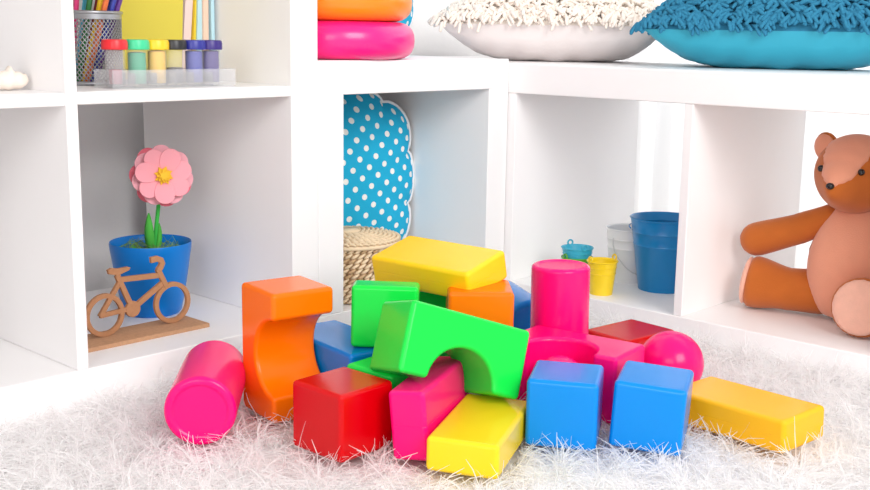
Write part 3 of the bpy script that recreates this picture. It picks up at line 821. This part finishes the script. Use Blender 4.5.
for s in (1, -1):
    er = link('ear', sphere_me('ear', .010, .021, .024, 3), M['brown'], hd_, (.004, s*.051, .038), (R(-s*35), 0, R(-s*14)), 180)
    link('inner_ear', sphere_me('inner_ear', .0060, .0192, .0218, 3), M['peach'], er, (-.0062, .0, -.001), smooth=180)

# ------------------------------------------------------------------ shag rug
RX0, RX1, RY0, RY1 = -1.50, -.004, -1.55, -.004
t = tag(empty('shag_rug', ((RX0+RX1)/2, (RY0+RY1)/2, Z0)), 'white long pile shag rug covering the floor', 'rug')
link('rug_backing', box_me('rug_backing', RX1-RX0, RY1-RY0, -.001-Z0, .002, 2), M['rugback'], t)
rng = np.random.default_rng(11)
NCL, PER = 15500, 11
cxy = np.stack([rng.uniform(RX0+.01, RX1-.005, NCL), rng.uniform(RY0+.01, RY1-.005, NCL)], 1)
# nothing of the far corner behind the viewer is needed
keep = ((cxy[:, 0]+1.5273)*.729+(cxy[:, 1]+1.2644)*.684) > .62
cxy = cxy[keep]; n0 = len(cxy)
ang = rng.uniform(0, 2*PI, n0); lean = rng.uniform(.62, 1.4, n0)
n1 = n0*PER
root = np.repeat(cxy, PER, 0)+rng.normal(0, .0028, (n1, 2))
a_ = np.repeat(ang, PER)+rng.normal(0, .42, n1)
le = np.clip(np.repeat(lean, PER)+rng.normal(0, .22, n1), .1, 1.6)
ln_ = rng.uniform(.030, .056, n1)*np.repeat(rng.uniform(.8, 1.15, n0), PER)
def inside(pxy, grow):
    m_ = (pxy[:, 0] > -.002) | (pxy[:, 1] > -.002)
    for fx_, fy_, rz, hx, hy in FOOT:
        dx = pxy[:, 0]-fx_; dy = pxy[:, 1]-fy_
        lx = dx*math.cos(rz)+dy*math.sin(rz); ly = -dx*math.sin(rz)+dy*math.cos(rz)
        m_ |= (np.abs(lx) < hx+grow) & (np.abs(ly) < hy+grow)
    return m_
ok = ~inside(root, .001)
root = root[ok]; a_ = a_[ok]; le = le[ok]; ln_ = ln_[ok]
near = inside(root, .030)
ln_ = np.where(near & (rng.random(len(ln_)) < .8), ln_*.62, ln_)
def pts_of(a, l, L):
    d = np.stack([np.cos(a), np.sin(a)], 1)
    out = []
    for s_ in (0, .36, .7, 1.0):
        th_ = l*(.55+.75*s_)               # bends over along its length
        h_ = np.sin(np.minimum(th_, 1.75)*.9)*L*s_; z = np.maximum(np.cos(np.minimum(th_, 1.62))*L*s_, .003*s_)
        out.append(np.concatenate([root+d*h_[:, None], (-.003+z)[:, None]], 1))
    return out
for tr_ in range(5):
    q = pts_of(a_, le, ln_)
    bad = inside(q[1][:, :2], .0) | inside(q[2][:, :2], 0) | inside(q[3][:, :2], 0)
    if tr_ < 4: a_[bad] = rng.uniform(0, 2*PI, bad.sum()); le[bad] *= .85
q = [p[~bad] for p in q]; a_ = a_[~bad]; n1 = len(a_)
for k in (1, 2, 3): q[k][:, :2] += rng.normal(0, .0012*k, (n1, 2))
twist = rng.uniform(0, PI, n1)
sd = np.stack([-np.sin(a_)*np.cos(twist), np.cos(a_)*np.cos(twist), np.sin(twist)], 1)
wd = [.00062, .00070, .00060, .00028]
V = np.zeros((n1, 8, 3))
for k in range(4):
    V[:, 2*k] = q[k]-sd*wd[k]; V[:, 2*k+1] = q[k]+sd*wd[k]
off = np.array(t.location)
V = V.reshape(-1, 3)-off
quad = np.array([[0, 1, 3, 2], [2, 3, 5, 4], [4, 5, 7, 6]])
Fq = (np.arange(n1)[:, None, None]*8+quad[None]).reshape(-1)
me = bpy.data.meshes.new('pile')
nf = n1*3
me.vertices.add(len(V)); me.vertices.foreach_set('co', V.reshape(-1))
me.loops.add(nf*4); me.loops.foreach_set('vertex_index', Fq.astype(np.int32))
me.polygons.add(nf); me.polygons.foreach_set('loop_start', np.arange(nf, dtype=np.int32)*4)
me.polygons.foreach_set('use_smooth', np.ones(nf, dtype=bool))
me.update(calc_edges=True)
o = link('pile', me, M['pile'], t, smooth=None); o['kind'] = 'stuff'
